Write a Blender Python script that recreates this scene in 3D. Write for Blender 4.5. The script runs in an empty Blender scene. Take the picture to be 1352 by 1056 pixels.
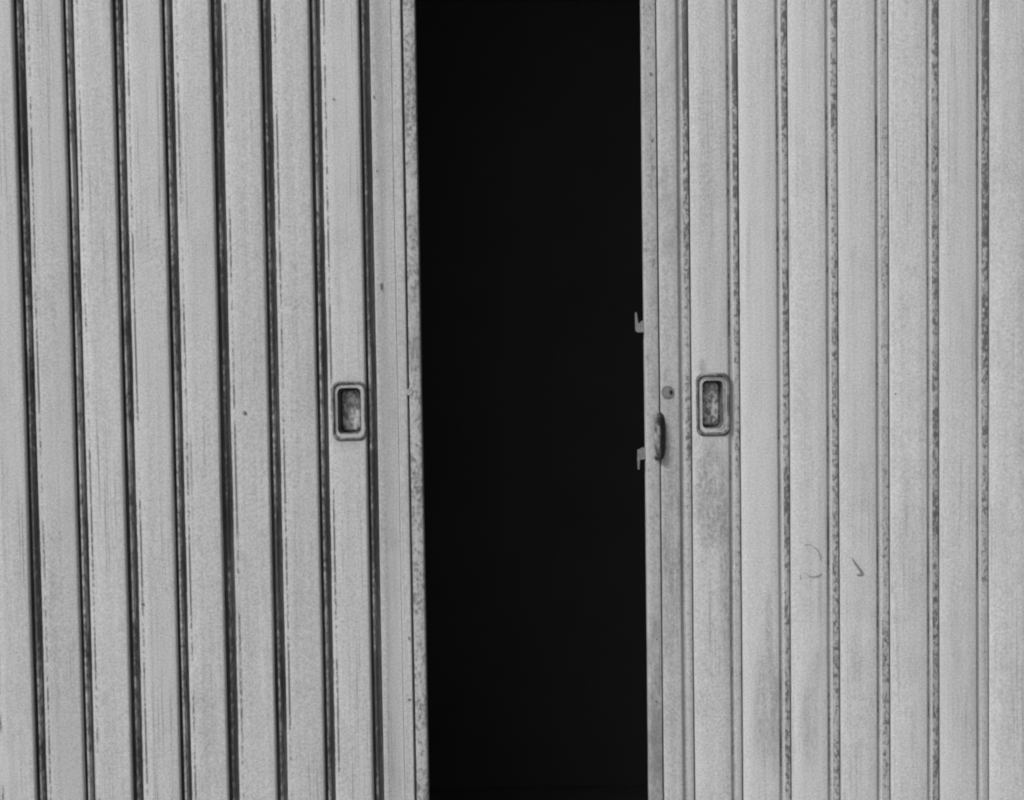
import bpy, bmesh, math, random
from mathutils import Vector, Matrix, noise as mnoise

random.seed(11)
SC = bpy.context.scene
COL = SC.collection
R = math.radians

# ------------------------------------------------------------------ camera
FPX = 1457.0                 # focal length in photograph pixels (photograph is 1352 wide)
DIST = 1.938                 # metres from the lens to the shutter face (plane y = 0)
PITCH, ROLL = R(2.0), R(0.84)
ZC = 1.017 + DIST * math.tan(PITCH)
fwd = Vector((0, math.cos(PITCH), -math.sin(PITCH)))
r0 = Vector((1, 0, 0)); u0 = Vector((0, math.sin(PITCH), math.cos(PITCH)))
cr = math.cos(ROLL) * r0 - math.sin(ROLL) * u0
cu = math.cos(ROLL) * u0 + math.sin(ROLL) * r0
eye = Vector((0, -DIST, ZC))
cd = bpy.data.cameras.new('camera'); cam = bpy.data.objects.new('camera', cd); COL.objects.link(cam)
cd.sensor_fit = 'HORIZONTAL'; cd.sensor_width = 36.0; cd.lens = 36.0 * FPX / 1352.0
cd.clip_start = 0.05; cd.clip_end = 800
m = Matrix((cr, cu, -fwd)).transposed().to_4x4(); m.translation = eye
cam.matrix_world = m
SC.camera = cam

def P(px, py, y=0.0):
    """photograph pixel -> point on the plane at depth y (real metres)"""
    d = fwd + cr * ((px - 676) / FPX) - cu * ((py - 528) / FPX)
    t = (y - eye.y) / d.y
    return eye + d * t
def X(px): return P(px, 550).x
MM = 0.001

# ------------------------------------------------------------------ world, sun, exposure
SUN_EL, SUN_AZ = R(40), R(-48)        # azimuth measured from straight in front of the shutters, to the left
to_sun = Vector((math.sin(SUN_AZ) * math.cos(SUN_EL), -math.cos(SUN_AZ) * math.cos(SUN_EL), math.sin(SUN_EL)))
W = bpy.data.worlds.new('World'); SC.world = W; W.use_nodes = True
wn = W.node_tree.nodes; wl = W.node_tree.links
sky = wn.new('ShaderNodeTexSky'); sky.sky_type = 'NISHITA'; sky.sun_disc = False
sky.sun_elevation = SUN_EL; sky.sun_rotation = math.atan2(to_sun.x, to_sun.y)
sky.air_density = 1.0; sky.dust_density = 4.0; sky.ozone_density = 1.0
bw = wn.new('ShaderNodeRGBToBW')      # black-and-white photograph: a neutral sky
wl.new(sky.outputs[0], bw.inputs[0]); wl.new(bw.outputs[0], wn['Background'].inputs[0])
wn['Background'].inputs[1].default_value = 0.06
sd = bpy.data.lights.new('sun', 'SUN'); so = bpy.data.objects.new('sun', sd); COL.objects.link(so)
sd.energy = 1.5; sd.angle = R(15); sd.color = (1, 1, 1)
so.rotation_euler = to_sun.to_track_quat('Z', 'Y').to_euler(); so.location = to_sun * 20
SC.view_settings.view_transform = 'Standard'; SC.view_settings.look = 'None'
SC.view_settings.gamma = 1.0; SC.view_settings.use_curve_mapping = False
SC.view_settings.exposure = 0.97
SC.render.engine = 'CYCLES'
SC.cycles.filter_width = 2.2           # the softness of an old lens

# ------------------------------------------------------------------ material helpers
class NT:
    def __init__(s, name):
        s.m = bpy.data.materials.new(name); s.m.use_nodes = True
        s.n = s.m.node_tree.nodes; s.l = s.m.node_tree.links; s.b = s.n['Principled BSDF']
        tc = s.n.new('ShaderNodeTexCoord'); oi = s.n.new('ShaderNodeObjectInfo')
        s.obj = tc.outputs['Object']; s.rnd = oi.outputs['Random']
        sp = s.n.new('ShaderNodeSeparateXYZ'); s.l.new(s.obj, sp.inputs[0])
        s.x, s.y, s.z = sp.outputs
        off = s.vm('SCALE', None); s.l.new(s.rnd, off.inputs[3])
        off.inputs[0].default_value = (5.7, 9.1, 7.3)
        add = s.vm('ADD', None); s.l.new(s.obj, add.inputs[0]); s.l.new(off.outputs[0], add.inputs[1])
        # scale offset by one more factor through ADD so that every piece has its own pattern
        s.co = add.outputs[0]
    def vm(s, op, a):
        n = s.n.new('ShaderNodeVectorMath'); n.operation = op
        if op == 'SCALE': n.inputs[3].default_value = 1.0
        return n
    def put(s, sock, v):
        if hasattr(v, 'links') or isinstance(v, bpy.types.NodeSocket): s.l.new(v, sock)
        else: sock.default_value = v
    def op(s, o, a, b=0.0, c=0.0, clamp=False):
        n = s.n.new('ShaderNodeMath'); n.operation = o; n.use_clamp = clamp
        for i, v in enumerate((a, b, c)): s.put(n.inputs[i], v)
        return n.outputs[0]
    def noise(s, sc, scale=(1, 1, 1), detail=3.0, rough=0.55, dist=0.0):
        mp = s.vm('MULTIPLY', None); s.l.new(s.co, mp.inputs[0]); mp.inputs[1].default_value = scale
        n = s.n.new('ShaderNodeTexNoise'); s.l.new(mp.outputs[0], n.inputs['Vector'])
        n.inputs['Scale'].default_value = sc; n.inputs['Detail'].default_value = detail
        n.inputs['Roughness'].default_value = rough; n.inputs['Distortion'].default_value = dist
        return n.outputs[0]
    def step(s, v, a, b, t0=0.0, t1=1.0):
        n = s.n.new('ShaderNodeMapRange'); n.interpolation_type = 'SMOOTHSTEP'
        s.put(n.inputs[0], v); n.inputs[1].default_value = a; n.inputs[2].default_value = b
        n.inputs[3].default_value = t0; n.inputs[4].default_value = t1
        return n.outputs[0]
    def mix(s, f, a, b):
        n = s.n.new('ShaderNodeMix'); n.data_type = 'FLOAT'
        s.put(n.inputs[0], f); s.put(n.inputs[2], a); s.put(n.inputs[3], b)
        return n.outputs[0]
    def band(s, v, c, hw, soft):
        d = s.op('ABSOLUTE', s.op('SUBTRACT', v, c))
        return s.step(d, hw, hw + soft, 1.0, 0.0)
    def done(s, col, rough=0.5, bump=None, bstr=0.3, bdist=0.001, spec=0.35, metal=0.0):
        c = s.n.new('ShaderNodeCombineColor')
        for i in range(3): s.put(c.inputs[i], col)
        s.l.new(c.outputs[0], s.b.inputs['Base Color'])
        s.put(s.b.inputs['Roughness'], rough); s.b.inputs['Specular IOR Level'].default_value = spec
        s.b.inputs['Metallic'].default_value = metal
        if bump is not None:
            bn = s.n.new('ShaderNodeBump'); bn.inputs['Strength'].default_value = bstr
            bn.inputs['Distance'].default_value = bdist; s.l.new(bump, bn.inputs['Height'])
            s.l.new(bn.outputs[0], s.b.inputs['Normal'])
        return s.m

def paint(name, base=0.43, rust_lines=(), stains=(), grime=0.10, rust=0.0, tilt=0.0, drip=.26, rust_v=0.06, streak=0.06, var=0.09):
    """old grey paint: streaks, grain, rust along worn lines, stains of their own shape"""
    t = NT(name)
    g = t.noise(330, detail=2.0, rough=0.75)                      # fine grain
    md = t.noise(34, (1, 1, .55), 4.0, .6)
    st = t.noise(1.0, (150, 30, 2.2), 3.0, .6)                    # vertical run-off streaks
    big = t.noise(3.2, detail=3.0)
    v = t.op('MULTIPLY_ADD', t.op('SUBTRACT', g, .5), 1.3, 1.0)
    v = t.op('MULTIPLY_ADD', t.op('SUBTRACT', md, .5), .32, v)
    v = t.op('MULTIPLY_ADD', t.op('SUBTRACT', st, .5), streak * 4 * .8, v)
    v = t.op('MULTIPLY_ADD', t.op('SUBTRACT', big, .5), .24, v)
    v = t.op('MULTIPLY_ADD', t.op('SUBTRACT', t.rnd, .5), var, v)
    col = t.op('MULTIPLY', v, base)
    dr = t.op('MULTIPLY', t.step(t.noise(1.0, (330, 60, 3.4), 3.0, .65), .53, .68), t.step(t.noise(1.0, (14, 14, 3.0), 2.0), .42, .66))
    col = t.op('MULTIPLY', col, t.op('SUBTRACT', 1.0, t.op('MULTIPLY', dr, drip)))
    sp = t.op('MULTIPLY', t.step(t.noise(120, (1, 1, .8), 2.0, .6), .66, .74), t.step(t.noise(9, detail=2.0), .48, .66))
    col = t.op('MULTIPLY', col, t.op('SUBTRACT', 1.0, t.op('MULTIPLY', sp, .22)))
    if grime:
        gm = t.step(t.op('ADD', t.op('MULTIPLY', big, .55), t.op('MULTIPLY', md, .5)), .50, .72)
        col = t.op('MULTIPLY', col, t.op('SUBTRACT', 1.0, t.op('MULTIPLY', gm, grime)))
    if stains: rn0 = t.noise(170, (1, 1, .7), 3.0, .7)
    for (cx, cz, hx, hz, amt) in stains:
        nz = t.noise(1.0, (150, 40, 22), 4.0, .7)
        lo = t.noise(14, (1, 1, .4), 2.0)
        ex = t.op('DIVIDE', t.op('SUBTRACT', t.x, cx), hx); ez = t.op('DIVIDE', t.op('SUBTRACT', t.z, cz), hz)
        d = t.op('SQRT', t.op('ADD', t.op('MULTIPLY', ex, ex), t.op('MULTIPLY', ez, ez)))
        d = t.op('ADD', d, t.op('MULTIPLY', t.op('SUBTRACT', lo, .5), 1.3))
        mk = t.op('MULTIPLY', t.step(t.op('ADD', d, t.op('MULTIPLY', t.op('SUBTRACT', nz, .5), .9)), .45, 1.05, 1.0, 0.0), t.op('MULTIPLY', t.step(nz, .36, .60, .35, 1.0), t.step(rn0, .36, .60, .45, 1.0)))
        col = t.op('MULTIPLY', col, t.op('SUBTRACT', 1.0, t.op('MULTIPLY', mk, amt)))
    rn = t.noise(190, (1, 1, .6), 4.0, .7)
    rz = t.noise(5.5, (.01, .01, 1), 3.0, .6)
    for (cx, hw, soft, amt) in rust_lines:
        w = t.op('ADD', t.op('MULTIPLY', rn, .6), t.op('MULTIPLY', rz, .75))
        mk = t.op('MULTIPLY', t.band(t.x, cx, hw, soft), t.step(w, .70 - amt * .12, .84 - amt * .12))
        col = t.mix(mk, col, rust_v)
    if rust:
        w = t.op('ADD', t.op('MULTIPLY', t.noise(150, (1, 1, .7), 3.0, .75), .95), t.op('MULTIPLY', t.noise(7.5, (.4, .4, 1), 3.0, .6), .42))
        if tilt: w = t.op('ADD', w, t.op('MULTIPLY', t.op('SUBTRACT', t.z, 1.0), tilt))
        mk = t.step(w, .79 - rust * .22, .99 - rust * .22)
        col = t.mix(t.op('MULTIPLY', mk, .9), col, rust_v)
    h = t.op('ADD', t.op('MULTIPLY', g, .10), t.op('ADD', t.op('MULTIPLY', big, 1.5), t.op('MULTIPLY', md, .25)))
    return t.done(col, rough=t.op('MULTIPLY_ADD', md, .25, .42), bump=h, bstr=.35, bdist=.0012, spec=.3)

def rusty(name, dark=0.03, light=0.22, thr=.5, wid=.16, sc=(220, 220, 55), rough=.75, lowf=.55):
    """worn steel: patches of old paint left on brown rust"""
    t = NT(name)
    a = t.noise(1.0, sc, 4.0, .7); b = t.noise(1.0, (8, 8, 6), 3.0, .6)
    w = t.op('ADD', t.op('MULTIPLY', a, 1.17 - lowf), t.op('MULTIPLY', b, lowf))
    w = t.op('ADD', w, t.op('MULTIPLY', t.op('SUBTRACT', t.rnd, .5), .18 * lowf))
    mk = t.step(w, thr, thr + wid)
    g = t.noise(480, detail=2.0, rough=.7)
    col = t.op('MULTIPLY', t.mix(mk, dark, light), t.op('MULTIPLY_ADD', t.op('SUBTRACT', g, .5), .7, 1.0))
    return t.done(col, rough=rough, bump=t.op('ADD', a, g), bstr=.45, bdist=.0012, spec=.25)

def plain(name, base, sc=20, amp=.3, rough=.85):
    t = NT(name)
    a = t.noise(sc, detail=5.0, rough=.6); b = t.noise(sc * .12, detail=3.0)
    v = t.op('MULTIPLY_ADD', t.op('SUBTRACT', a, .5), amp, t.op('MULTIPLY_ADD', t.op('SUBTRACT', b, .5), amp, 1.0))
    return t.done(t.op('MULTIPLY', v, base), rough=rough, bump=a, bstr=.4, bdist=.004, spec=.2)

# ------------------------------------------------------------------ mesh helpers
def link(o, parent=None):
    COL.objects.link(o)
    if parent: o.parent = parent
    return o
def mesh_obj(name, bm, mat, parent=None, loc=(0, 0, 0), smooth=True, angle=35):
    bmesh.ops.recalc_face_normals(bm, faces=bm.faces)
    me = bpy.data.meshes.new(name); bm.to_mesh(me); bm.free()
    if smooth:
        for p in me.polygons: p.use_smooth = True
        me.set_sharp_from_angle(angle=R(angle))
    me.materials.append(mat)
    o = bpy.data.objects.new(name, me); o.location = loc
    return link(o, parent)
def thing(name, label, cat, loc, group=None):
    o = bpy.data.objects.new(name, None); link(o); o.location = loc; o.empty_display_size = .1
    o['label'] = label; o['category'] = cat
    if group: o['group'] = group
    return o
def box(bm, x0, x1, y0, y1, z0, z1):
    vs = [bm.verts.new((x, y, z)) for z in (z0, z1) for y in (y0, y1) for x in (x0, x1)]
    for f in ((0, 1, 3, 2), (4, 6, 7, 5), (0, 4, 5, 1), (2, 3, 7, 6), (0, 2, 6, 4), (1, 5, 7, 3)):
        bm.faces.new([vs[i] for i in f])
def extrude_profile(bm, prof, z0, z1, segs=1, wob=0.0, seed=0.0):
    """closed profile in x,y (metres) run up from z0 to z1; wob makes the sheet slightly uneven"""
    rings = []
    for k in range(segs + 1):
        z = z0 + (z1 - z0) * k / segs; ring = []
        for (x, y) in prof:
            dy = dx = 0.0
            if wob:
                dy = wob * (mnoise.noise(Vector((x * 9, seed, z * 2.2))) + .35 * mnoise.noise(Vector((x * 25, seed, z * 7))))
                dx = .45 * wob * mnoise.noise(Vector((seed + 40, 3.1, z * 2.6)))
            ring.append(bm.verts.new((x + dx, y + dy, z)))
        rings.append(ring)
    n = len(prof)
    for a, b in zip(rings, rings[1:]):
        for i in range(n):
            j = (i + 1) % n
            bm.faces.new((a[i], a[j], b[j], b[i]))
    bm.faces.new(rings[0][::-1]); bm.faces.new(rings[-1])
def rrect(w, h, r, n=6):
    pts = []
    for cx, cz, a0 in ((w/2 - r, h/2 - r, 0), (-w/2 + r, h/2 - r, 90), (-w/2 + r, -h/2 + r, 180), (w/2 - r, -h/2 + r, 270)):
        for k in range(n + 1):
            a = R(a0 + 90 * k / n); pts.append((cx + r * math.cos(a), cz + r * math.sin(a)))
    return pts
def loft(bm, loops, cap0=False, cap1=False, jig=0.0):
    """loops: (w, h, r, y) rounded rectangles in the x,z plane"""
    rings = []
    for (w, h, r, y) in loops:
        rings.append([bm.verts.new((x, y + jig * mnoise.noise(Vector((x * 60, z * 60, y * 9))), z)) for x, z in rrect(w, h, r)])
    n = len(rings[0])
    for a, b in zip(rings, rings[1:]):
        for i in range(n):
            j = (i + 1) % n
            bm.faces.new((a[i], a[j], b[j], b[i]))
    if cap0: bm.faces.new(rings[0])
    if cap1: bm.faces.new(rings[-1])
def tube(bm, pts, rad, n=10, sx=1.0):
    rings = []
    for i, p in enumerate(pts):
        p = Vector(p); a = Vector(pts[max(i - 1, 0)]); b = Vector(pts[min(i + 1, len(pts) - 1)])
        d = (b - a).normalized(); s = Vector((1, 0, 0)); t = d.cross(s).normalized()
        r = rad[i] if isinstance(rad, (list, tuple)) else rad
        rings.append([bm.verts.new(p + s * (r * sx * math.cos(2 * math.pi * k / n)) + t * (r * math.sin(2 * math.pi * k / n))) for k in range(n)])
    for a, b in zip(rings, rings[1:]):
        for i in range(n):
            j = (i + 1) % n
            bm.faces.new((a[i], a[j], b[j], b[i]))
    bm.faces.new(rings[0][::-1]); bm.faces.new(rings[-1])
def prism_xz(bm, poly, y0, y1, bev=0.0):
    a = [bm.verts.new((x, y0, z)) for x, z in poly]; b = [bm.verts.new((x, y1, z)) for x, z in poly]
    n = len(poly); bm.faces.new(a); bm.faces.new(b[::-1])
    for i in range(n):
        j = (i + 1) % n; bm.faces.new((a[i], b[i], b[j], a[j]))
    if bev:
        bmesh.ops.bevel(bm, geom=list(bm.edges), offset=bev, segments=2, affect='EDGES')
def cut_hole(o, x, z, w, h, r, depth):
    """cut a rounded pocket into a solid piece"""
    bpy.context.view_layer.update()
    bm = bmesh.new(); loft(bm, [(w, h, r, -.02), (w, h, r, depth)], True, True)
    bmesh.ops.recalc_face_normals(bm, faces=bm.faces)
    me = bpy.data.meshes.new('cut'); bm.to_mesh(me); bm.free()
    c = bpy.data.objects.new('cut', me); COL.objects.link(c); c.location = o.matrix_world @ Vector((x, 0, z))
    md = o.modifiers.new('cut', 'BOOLEAN'); md.operation = 'DIFFERENCE'; md.solver = 'EXACT'; md.object = c
    bpy.context.view_layer.update()
    new = bpy.data.meshes.new_from_object(o.evaluated_get(bpy.context.evaluated_depsgraph_get()))
    o.modifiers.clear(); o.data = new
    for p in new.polygons: p.use_smooth = True
    new.set_sharp_from_angle(angle=R(35))
    bpy.data.objects.remove(c)

# ------------------------------------------------------------------ the setting
Z0, Z1 = 0.035, 2.36                 # shutters run from the bottom rail to the head
XL, XR = -1.62, 1.62                 # the opening in the wall
M_pave = plain('paving_grey', .20, 12, .3)
M_floor = plain('interior_floor', .05, 9, .5)
M_wall = plain('render_grey', .34, 30, .2)
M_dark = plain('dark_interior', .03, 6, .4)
bm = bmesh.new(); bmesh.ops.create_grid(bm, x_segments=2, y_segments=2, size=150)
g = mesh_obj('pavement', bm, M_pave, loc=(0, -149.9 + .2, 0), smooth=False); g['kind'] = 'structure'
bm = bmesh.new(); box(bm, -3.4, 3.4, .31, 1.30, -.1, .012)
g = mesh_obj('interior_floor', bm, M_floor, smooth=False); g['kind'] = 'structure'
shop = thing('shop_building', 'unlit shop interior, black behind the gap between the two shutter leaves', 'building', (0, 3, 0))
def shop_part(name, mat, *b):
    bm = bmesh.new(); box(bm, b[0], b[1], b[2] - 3, b[3] - 3, b[4], b[5]); return mesh_obj(name, bm, mat, shop, smooth=False)
shop_part('added_back_wall', M_dark, -3.4, 3.4, .80, 1.30, .014, 3.2)  # added partition, close and near-black, so the gap stays evenly dark
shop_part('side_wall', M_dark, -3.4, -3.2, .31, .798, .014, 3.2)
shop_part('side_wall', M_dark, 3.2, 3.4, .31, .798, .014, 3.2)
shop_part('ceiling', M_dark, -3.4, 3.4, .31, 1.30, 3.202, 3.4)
shop_part('pier', M_wall, -4.2, XL, -.08, .30, .002, 2.38)
shop_part('pier', M_wall, XR, 4.2, -.08, .30, .002, 2.38)
shop_part('lintel', M_wall, -4.2, 4.2, -.08, .30, 2.382, 3.6)

# ------------------------------------------------------------------ shutter materials
dep = 44 * MM
px = lambda n: n * DIST / FPX        # size of n photograph pixels on the shutter face
WL = X(97.5) - X(97.5 - 64.33 + 14.7)
RL = ((6.4 * MM, 1.0 * MM, 1.6 * MM, .95), (.4 * MM, .3 * MM, 1.0 * MM, .5))
M_left = paint('left_slat_paint', .40, rust_v=.11, rust_lines=RL, streak=.11, drip=.42)
M_chan = rusty('groove_steel_shade', .10, .20, .50, .3)  # steel kept darker than the slats to deepen the grooves' shade
M_rib = rusty('groove_rib_worn_paint', .09, .42, .50, .22, sc=(150, 150, 100))
M_lstile = paint('left_stile_paint', .39, streak=.16, grime=.15)
M_ledge = paint('left_edge_paint', .37, rust=.68, rust_v=.12, streak=.03, grime=.25, stains=[(.010, P(549, 465).z - Z0, .016, .045, .5), (.012, P(549, 300).z - Z0, .014, .06, .25)])
M_strips = [paint('right_strip_rusty_paint', b, rust=r, tilt=t, rust_v=.06, streak=.03) for b, r, t in ((.30, .72, .22), (.30, .74, .20), (.29, .84, 0), (.31, .74, 0), (.33, .56, -.04), (.29, .92, 0))]
M_redge = paint('right_edge_paint', .34, grime=.50, streak=.10, drip=.35, rust=.30, rust_v=.16)
M_rim = rusty('handle_rim_worn_paint', .06, .20, .49, .24, sc=(130, 130, 80), rough=.6, lowf=.3)
M_pocket = rusty('handle_pocket_shade', .05, .12, .50, .2, sc=(160, 160, 110), rough=.6)  # pocket walls coloured dark to deepen the shadow in the recess
M_pfloor = rusty('handle_pocket_worn', .20, .68, .47, .2, sc=(170, 170, 120), rough=.6, lowf=.1)
M_pull = rusty('pull_handle_worn', .04, .30, .54, .16, sc=(150, 150, 60), rough=.5)
M_lock = rusty('lock_steel', .05, .18, .47, .2, sc=(300, 300, 300), rough=.45)
M_hook = rusty('hook_zinc', .08, .18, .46, .2, sc=(250, 250, 250), rough=.5)
M_blackhole = plain('keyhole_dark', .01, 50, .2)
M_chip = plain('chip_rust', .15, 300, .4)
M_pencil = plain('pencil_grey', .17, 420, 1.1)
M_pencil2 = plain('faint_pencil_grey', .28, 420, .7)

# ------------------------------------------------------------------ left leaf
edgeL = X(557)
left = thing('folding_shutter_leaf', 'grey folding steel shutter leaf left of the black gap, with deep dark grooves', 'shutter',
             ((X(-330) + edgeL) / 2, 0, Z0), 'folding shutter leaves')
def lx(x): return x - left.location.x
HL = Z1 - Z0
def slat_profile(Wd, soft=5.2):
    pr = [(0, dep), (0, 1.2 * MM), (.35 * MM, .35 * MM), (1.2 * MM, 0), (Wd * .35, 0), (Wd * .7, 0), (Wd - soft * MM, 0)]
    for k in range(1, 6):
        a = R(90 * k / 5); pr.append((Wd - soft * MM + soft * MM * math.sin(a), soft * MM * .9 * (1 - math.cos(a))))
    pr += [(Wd - .4 * MM, soft * MM + .8 * MM), (Wd - 1.5 * MM, soft * MM + 2 * MM), (Wd - 3.5 * MM, soft * MM + 4 * MM), (Wd - 3.5 * MM, dep)]; return pr
def stain(px0, px1, py0, py1, amt, x0):
    a = P(px0, (py0 + py1) / 2); b = P(px1, (py0 + py1) / 2)
    z1 = P(px0, py0).z; z0 = P(px0, py1).z
    return ((a.x + b.x) / 2 - x0, (z0 + z1) / 2 - Z0, abs(b.x - a.x) / 2, (z1 - z0) / 2, amt)
stains_l = {13: [(430, 492, 486, 600, .34), (440, 480, 930, 1060, .12)], 7: [(56, 100, 600, 1060, .12)], 8: [(118, 150, 830, 1060, .12)],
            12: [(390, 425, 470, 560, .14), (385, 400, 600, 900, .08)], 11: [(306, 330, 640, 980, .08)], 10: [(255, 290, 830, 1060, .10)]}
gap_a = [97.5 + 64.33 * k + random.uniform(-.5, .5) for k in range(-7, 7)]        # start of each groove, photograph pixels
GW = 14.7
slatsL = []
for i, a in enumerate(gap_a):
    x0 = X((gap_a[i - 1] if i else a - 64.33) + GW); x1 = X(a)
    bm = bmesh.new(); extrude_profile(bm, slat_profile(x1 - x0), 0, HL, 26, 1.8 * MM, i * 7.3)
    mat = paint('left_slat_paint', .40, rust_v=.11, rust_lines=RL, stains=[stain(*q, x0) for q in stains_l[i]], streak=.11, drip=.42) if i in stains_l else M_left
    o = mesh_obj('slat', bm, mat, left, (lx(x0), random.uniform(-.6, .6) * MM, 0)); slatsL.append((o, x0, x1))
    o.rotation_euler.z = R(random.uniform(-.5, .5))
    # steel hinge channel at the bottom of the groove, with its rib
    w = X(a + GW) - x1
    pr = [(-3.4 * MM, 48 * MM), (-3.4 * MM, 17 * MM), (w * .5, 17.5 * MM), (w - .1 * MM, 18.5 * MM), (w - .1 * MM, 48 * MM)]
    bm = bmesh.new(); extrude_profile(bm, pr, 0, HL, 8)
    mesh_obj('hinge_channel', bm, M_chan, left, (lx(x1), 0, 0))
    ry = (5.5, 7.5, 6.5, 9.5, 8.5, 8.5, 6.0)[i % 7] * MM       # some ribs stand further forward than others
    pr = [(w * .17, 16.6 * MM), (w * .19, ry + 3 * MM), (w * .24, ry + .6 * MM), (w * .31, ry), (w * .39, ry + .5 * MM), (w * .45, ry + 3 * MM), (w * .48, 17.0 * MM)]
    bm = bmesh.new(); extrude_profile(bm, pr, 0, HL, 24, 1.6 * MM, i * 3.7 + 100)
    mesh_obj('hinge_rib', bm, M_rib, left, (lx(x1), 0, 0))
# end stile: flat, shallow trough, ridge
xs, xe = X(498.2), X(538.6)
ws = xe - xs; t0 = X(506.5) - xs; t1 = X(525.5) - xs
pr = [(0, dep), (0, 1.2 * MM), (1.0 * MM, 0), (t0 - 1.5 * MM, 0), (t0 + 1.5 * MM, 1.4 * MM), (t1 - .8 * MM, 1.8 * MM), (t1, 3.0 * MM), (t1 + .9 * MM, 2.8 * MM), (t1 + 1.6 * MM, -.3 * MM), (ws - 1.5 * MM, -.2 * MM), (ws, 1.2 * MM), (ws, dep)]
bm = bmesh.new(); extrude_profile(bm, pr, 0, HL, 26, 1.0 * MM, 55)
mesh_obj('end_stile', bm, M_lstile, left, (lx(xs), 0, 0))
# the gap line behind the edge strip
bm = bmesh.new(); box(bm, X(538.7), X(541.0), 9 * MM, dep, 0, HL)
mesh_obj('gap_backing', bm, M_chan, left, (-left.location.x, 0, 0), smooth=False)
xa, xb = X(541.2), X(557); we = xb - xa
pr = [(0, 16 * MM), (0, 2 * MM), (.8 * MM, .4 * MM), (2.2 * MM, 0), (we - 4 * MM, 0), (we - 1.6 * MM, .6 * MM), (we - .4 * MM, 2 * MM), (we, 4.5 * MM), (we, 16 * MM)]
bm = bmesh.new(); extrude_profile(bm, pr, 0, HL, 30, 1.5 * MM, 77)
mesh_obj('edge_strip', bm, M_ledge, left, (lx(xa), 0, 0))
# weld tab across the gap line
c = P(540, 517)
bm = bmesh.new(); prism_xz(bm, [(-7 * MM, -4 * MM), (-3 * MM, -7 * MM), (5 * MM, -6 * MM), (7 * MM, 0), (4 * MM, 6 * MM), (-6 * MM, 4 * MM)], -.9 * MM, 4 * MM, .7 * MM)
mesh_obj('weld_tab', bm, M_ledge, left, (lx(c.x), 0, c.z - Z0))

# ------------------------------------------------------------------ right leaf
edgeR = X(852.4)
right = thing('folding_shutter_leaf', 'grey folding steel shutter leaf right of the black gap, with lock and latch hooks', 'shutter',
              ((X(1690) + edgeR) / 2, 0, Z0), 'folding shutter leaves')
def rx(x): return x - right.location.x
soft_a = [897, 962, 1026.6, 1091.5, 1157, 1223.6]
line_b = [913.5, 978, 1043.2, 1108.5, 1175.3, 1241.2]
while soft_a[-1] < 1680: soft_a.append(soft_a[-1] + 65.9); line_b.append(line_b[-1] + 65.9)

stains_r = {-1: [(868, 902, 420, 1080, .28), (872, 900, 640, 800, .14)], 0: [(912, 970, 555, 740, .44), (914, 970, 485, 590, .22), (947, 970, 640, 900, .36), (918, 948, 40, 480, .14), (920, 934, 470, 500, .4)],
            1: [(990, 1036, 820, 1080, .36), (1008, 1022, 765, 890, .30), (985, 1010, 480, 560, .08)],
            2: [(1055, 1084, 885, 1040, .28), (1068, 1086, 845, 930, .20), (1046, 1075, 470, 600, .10)],
            3: [(1122, 1142, 830, 920, .14), (1130, 1156, 560, 700, .06)],
            4: [(1196, 1212, 930, 1010, .14), (1150, 1166, 920, 1060, .12), (1185, 1215, 560, 900, .07)],
            5: [(1250, 1300, 700, 1060, .15), (1246, 1300, 40, 300, .06)]}
def tail(Wf):        # the slat's right side: a slope down to a low flange
    return [(Wf - 2 * MM, 0), (Wf - .6 * MM, .5 * MM), (Wf + 1.0 * MM, 2.0 * MM), (Wf + 4.6 * MM, 6.2 * MM), (Wf + 5.6 * MM, 6.6 * MM)]
slatsR = []
for i in range(-1, len(soft_a) - 1):
    nxt = X(soft_a[i + 1]); flange = nxt + px(8.3); ln = X(line_b[i + 1]) + px(.8)
    if i < 0:
        x0 = X(872.2); nm = 'end_stile'
        mat = paint('right_stile_paint', .38, grime=.34, streak=.12, drip=.3, stains=[stain(*q, x0) for q in stains_r[-1]])
    else:
        x0 = X(line_b[i]) + px(.8); nm = 'slat'
        mat = paint('right_slat_paint', .435, stains=[stain(*s, x0) for s in stains_r.get(i, [])], streak=.08, drip=.34, rust_v=.12,
                    rust_lines=((X(soft_a[i + 1]) - x0 + 3 * MM, 1.5 * MM, 2 * MM, .4),))
    Wf = nxt - x0
    pr = [(0, dep), (0, 1.2 * MM), (.35 * MM, .35 * MM), (1.2 * MM, 0), (Wf * .35, 0), (Wf * .7, 0)] + tail(Wf) + [(flange - x0, 5.6 * MM), (flange - x0, dep)]
    bm = bmesh.new(); extrude_profile(bm, pr, 0, HL, 26, 1.7 * MM, i * 5.1 + 300)
    o = mesh_obj(nm, bm, mat, right, (rx(x0), random.uniform(-.5, .5) * MM, 0)); slatsR.append((o, x0))
    if i > 0: o.rotation_euler.z = R(random.uniform(-.4, .4))
    w = ln - flange
    pr = [(.1 * MM, 38 * MM), (.1 * MM, 5.0 * MM), (1.0 * MM, 4.2 * MM), (w * .45, 3.6 * MM), (w - 3.2 * MM, 4.2 * MM), (w - 2.3 * MM, 5.2 * MM), (w - 2.2 * MM, 20 * MM), (w - .1 * MM, 20 * MM), (w - .1 * MM, 38 * MM)]
    bm = bmesh.new(); extrude_profile(bm, pr, 0, HL, 24, 1.0 * MM, i * 2.3 + 500)
    mesh_obj('hinge_channel', bm, M_strips[(i + 1) % 6], right, (rx(flange), 0, 0))
xa, xb = X(852.4), X(870.4); we = xb - xa
pr = [(0, 18 * MM), (0, 2 * MM), (.5 * MM, .7 * MM), (1.4 * MM, .1 * MM), (4 * MM, 0), (7 * MM, 0), (we - 2 * MM, 0), (we - .7 * MM, .4 * MM), (we, 1.6 * MM), (we, 18 * MM)]
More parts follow.
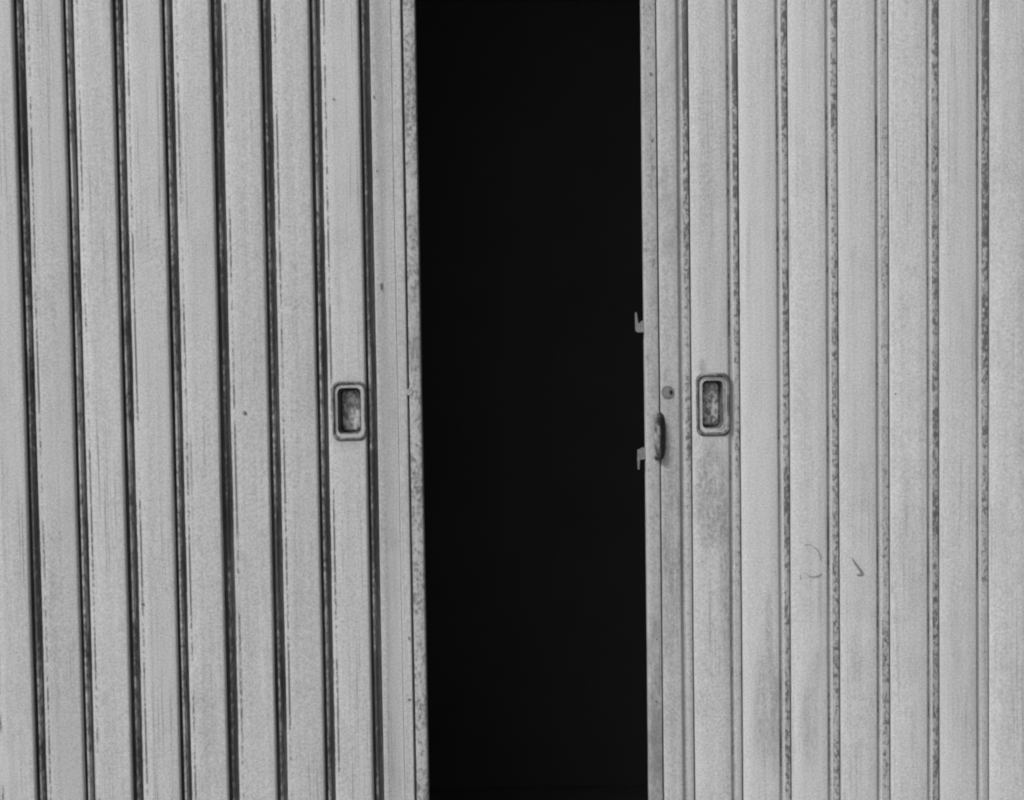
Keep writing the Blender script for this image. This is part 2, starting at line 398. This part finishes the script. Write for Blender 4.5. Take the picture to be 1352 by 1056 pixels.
bm = bmesh.new(); extrude_profile(bm, pr, 0, HL, 30, 1.2 * MM, 177)
mesh_obj('edge_strip', bm, M_redge, right, (rx(xa), 0, 0))
bm = bmesh.new(); box(bm, X(870.5), X(872.1), 7 * MM, dep, 0, HL)
mesh_obj('gap_backing', bm, M_chan, right, (-right.location.x, 0, 0), smooth=False)

# ------------------------------------------------------------------ flush pull handles
def flush_handle(leaf, slat, pxc, pyc, wpx, hpx, ow, oh):
    c = P(pxc, pyc); w, h = px(wpx), px(hpx); W_, H_ = px(ow), px(oh)
    cut_hole(slat, c.x - leaf.location.x - slat.location.x, c.z - Z0, w + 3 * MM, h + 3 * MM, 9 * MM, 38 * MM)
    loc = (c.x - leaf.location.x, slat.location.y, c.z - Z0)
    i = lambda k, r, y: (W_ - (W_ - w) * k, H_ - (H_ - h) * k, r * MM, y * MM)
    bm = bmesh.new()
    loft(bm, [i(0, 13, 1.0), i(.03, 13, -.6), i(.10, 13, -2.2), i(.20, 12.5, -3.4), i(.32, 12, -3.0), i(.42, 11.5, -.8), i(.52, 11, .6), i(.62, 10.5, .8), i(.72, 10, .2), i(.82, 9.5, .6), i(.92, 9, 2.4), i(1, 8.5, 5.0), i(1.03, 8.5, 7.0)], jig=.9 * MM)
    rim = mesh_obj('flush_handle', bm, M_rim, leaf, loc, angle=60)
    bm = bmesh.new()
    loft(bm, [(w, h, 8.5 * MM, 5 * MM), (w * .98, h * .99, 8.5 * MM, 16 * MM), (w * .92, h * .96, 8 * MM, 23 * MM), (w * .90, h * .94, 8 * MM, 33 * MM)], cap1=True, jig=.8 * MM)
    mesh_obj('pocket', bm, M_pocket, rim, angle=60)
    bm = bmesh.new()
    loft(bm, [(w * .88, h * .93, 8 * MM, 32 * MM), (w * .86, h * .92, 8 * MM, 28 * MM), (w * .72, h * .84, 7 * MM, 26 * MM), (w * .4, h * .6, 4 * MM, 24.5 * MM)], cap1=True, jig=1.4 * MM)
    mesh_obj('pocket_floor', bm, M_pfloor, rim, angle=60)
sl = slatsL[-1][0]
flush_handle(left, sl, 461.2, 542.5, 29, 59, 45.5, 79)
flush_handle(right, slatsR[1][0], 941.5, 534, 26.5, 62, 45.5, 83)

# ------------------------------------------------------------------ lock, pull handle, latch hooks on the right leaf
c = P(881.4, 517.7)
bm = bmesh.new(); rr = px(8.6)
loft(bm, [(2 * rr, 2 * rr, rr * .999, 1.0 * MM), (2 * rr, 2 * rr, rr * .999, -1.2 * MM), (1.86 * rr, 1.86 * rr, rr * .929, -1.9 * MM), (1.68 * rr, 1.68 * rr, rr * .839, -1.7 * MM), (1.60 * rr, 1.60 * rr, rr * .799, -.6 * MM), (1.52 * rr, 1.52 * rr, rr * .759, -.8 * MM), (1.40 * rr, 1.40 * rr, rr * .699, -1.8 * MM), (.4 * rr, .4 * rr, rr * .199, -2.1 * MM)], cap1=True)
lock = mesh_obj('lock_cylinder', bm, M_lock, right, (rx(c.x), 0, c.z - Z0), angle=50)
bm = bmesh.new(); prism_xz(bm, [(a * px(1.9), b * px(3.0)) for a, b in ((-1, -.6), (-.4, -1), (.5, -1), (1, -.4), (1, .5), (.3, 1), (-.6, .9), (-1, .4))], -2.6 * MM, -.5 * MM)
mesh_obj('keyhole', bm, M_blackhole, lock, (px(4.2), 0, 0), smooth=False)

c = P(870.5, 575.5)
bm = bmesh.new()      # elongated dark plate standing in for the slot and the grip's shadow
pts = []
for k in range(28):
    a = 2 * math.pi * k / 28; pts.append((px(1.2) + px(7.2) * abs(math.cos(a)) ** .8 * (1 if math.cos(a) > 0 else -1), px(31.5) * abs(math.sin(a)) ** .7 * (1 if math.sin(a) > 0 else -1)))
prism_xz(bm, pts, -1.6 * MM, 2 * MM)
M_plate = rusty('pull_slot_shadow', .03, .10, .58, .2)
pull = mesh_obj('pull_handle', bm, M_plate, right, (rx(c.x), 0, c.z - Z0), smooth=False)
bm = bmesh.new(); hz = px(28); bx = -px(3.4)
path = []
for k in range(7):
    a = R(90 * k / 6); path.append((bx, -.5 * MM - 12 * MM * math.sin(a), hz - 7 * MM * (1 - math.cos(a)) ))
for k in range(1, 6): path.append((bx, -12.5 * MM - .8 * MM * math.sin(math.pi * k / 6), hz - 7 * MM - (2 * hz - 14 * MM) * k / 6))
for k in range(7):
    a = R(90 - 90 * k / 6); path.append((bx, -.5 * MM - 12 * MM * math.sin(a), -hz + 7 * MM * (1 - math.cos(a)) ))
tube(bm, path, 5.0 * MM, 12, 1.15)
mesh_obj('grip', bm, M_pull, pull, angle=60)

def hook(poly):
    pts = [P(a, b) for a, b in poly]
    base = P(852, sum(b for a, b in poly) / len(poly))
    bm = bmesh.new(); prism_xz(bm, [(q.x - base.x, q.z - base.z) for q in pts], 6 * MM, 11 * MM, .35 * MM)
    mesh_obj('latch_hook', bm, M_hook, right, (rx(base.x), 0, base.z - Z0), angle=40)
hook([(839.2, 412.5), (841.2, 412), (842.2, 420), (842.8, 427), (845.4, 427.2), (846.4, 424.4), (849, 423.2), (855, 424), (855, 438.5), (842.5, 438.8), (839.6, 436.5)])
hook([(855, 591), (848.5, 591), (845.5, 593.5), (842.6, 594), (842.2, 607), (843, 620.5), (844.8, 620), (845.4, 607), (849.5, 606.5), (855, 606.2)])

# ------------------------------------------------------------------ small marks: chips and pencil writing
def chip(leaf, x, y, rw, rh, mat=M_chip):
    c = P(x, y); bm = bmesh.new(); n = 9
    vs = [bm.verts.new((px(rw) * math.cos(2 * math.pi * k / n) * random.uniform(.7, 1.2), 0, px(rh) * math.sin(2 * math.pi * k / n) * random.uniform(.7, 1.2))) for k in range(n)]
    bm.faces.new(vs); ex = bmesh.ops.extrude_face_region(bm, geom=list(bm.faces))
    bmesh.ops.translate(bm, verts=[v for v in ex['geom'] if isinstance(v, bmesh.types.BMVert)], vec=(0, 1.6 * MM, 0))
    mesh_obj('paint_chip', bm, mat, leaf, (c.x - leaf.location.x, -1.1 * MM, c.z - Z0), smooth=False)
for a in ((493.6, 128.5, 1.3, 2.2), (503, 378, 1.3, 4.5), (188, 797, 1.6, 1.8), (323, 545, 2.6, 2.6), (497.5, 226, 1, 1.2), (540, 842, 1.6, 2.4), (540.5, 923, 2.2, 2.2), (434.5 + 6, 131, 1, 1.4)):
    chip(left, *a)
for a in ((1182, 520, 1, 1.3), (873 + 20, 300, 1.2, 1.4), (866, 925, 1.8, 2.0), (867, 843, 1.2, 1.6), (859, 98, 1.6, 2.2), (861, 186, 2.0, 1.8), (954, 862, 1.0, 3.4), (973.5, 407, 2.2, 2.4), (973.5, 396, 1.6, 2.2)):
    chip(right, *a)
def stroke(pts, wid, mat):
    """one pencil stroke lying on the paint"""
    c = P(*pts[0]); bm = bmesh.new(); prev = None; n = len(pts)
    q = [P(*p) for p in pts]
    for i in range(n):
        d = (q[min(i + 1, n - 1)] - q[max(i - 1, 0)]); d.y = 0; d.normalize()
        s = Vector((-d.z, 0, d.x)) * px(wid[i]) / 2
        o = q[i] - c
        vs = [bm.verts.new(o + s), bm.verts.new(o - s)]
        if prev: bm.faces.new((prev[0], vs[0], vs[1], prev[1]))
        prev = vs
    ex = bmesh.ops.extrude_face_region(bm, geom=list(bm.faces))
    bmesh.ops.translate(bm, verts=[v for v in ex['geom'] if isinstance(v, bmesh.types.BMVert)], vec=(0, 1.4 * MM, 0))
    mesh_obj('pencil_mark', bm, mat, right, (c.x - right.location.x, -1.0 * MM, c.z - Z0), smooth=False)
stroke([(1124.8, 735.5), (1127, 740), (1130, 744.5), (1133, 748.5), (1136, 752.5), (1138.4, 755.5)][:5] + [(1137.6, 756.4)], [.5, 1.6, 2.4, 2.8, 3.2, 3.0], M_pencil)
stroke([(1139.6, 755.5), (1137, 757.8), (1134, 758.6), (1131, 758.3)], [2.0, 2.4, 1.6, .6], M_pencil)
stroke([(1061, 719), (1066, 718.4), (1071.5, 719.2)], [.4, 1.1, .5], M_pencil2)
stroke([(1073, 720.5), (1077.5, 724), (1081, 729), (1083, 734), (1082.8, 739)], [.4, 1.2, 1.5, 1.6, .7], M_pencil2)
stroke([(1063.5, 756), (1068, 759.8), (1074, 761.2), (1079, 759.6), (1084.5, 756.8)], [.5, .9, 1.2, 2.4, .8], M_pencil2)
stroke([(1056, 758), (1056.6, 761), (1056.2, 764)], [.8, 1.8, .6], M_pencil2)
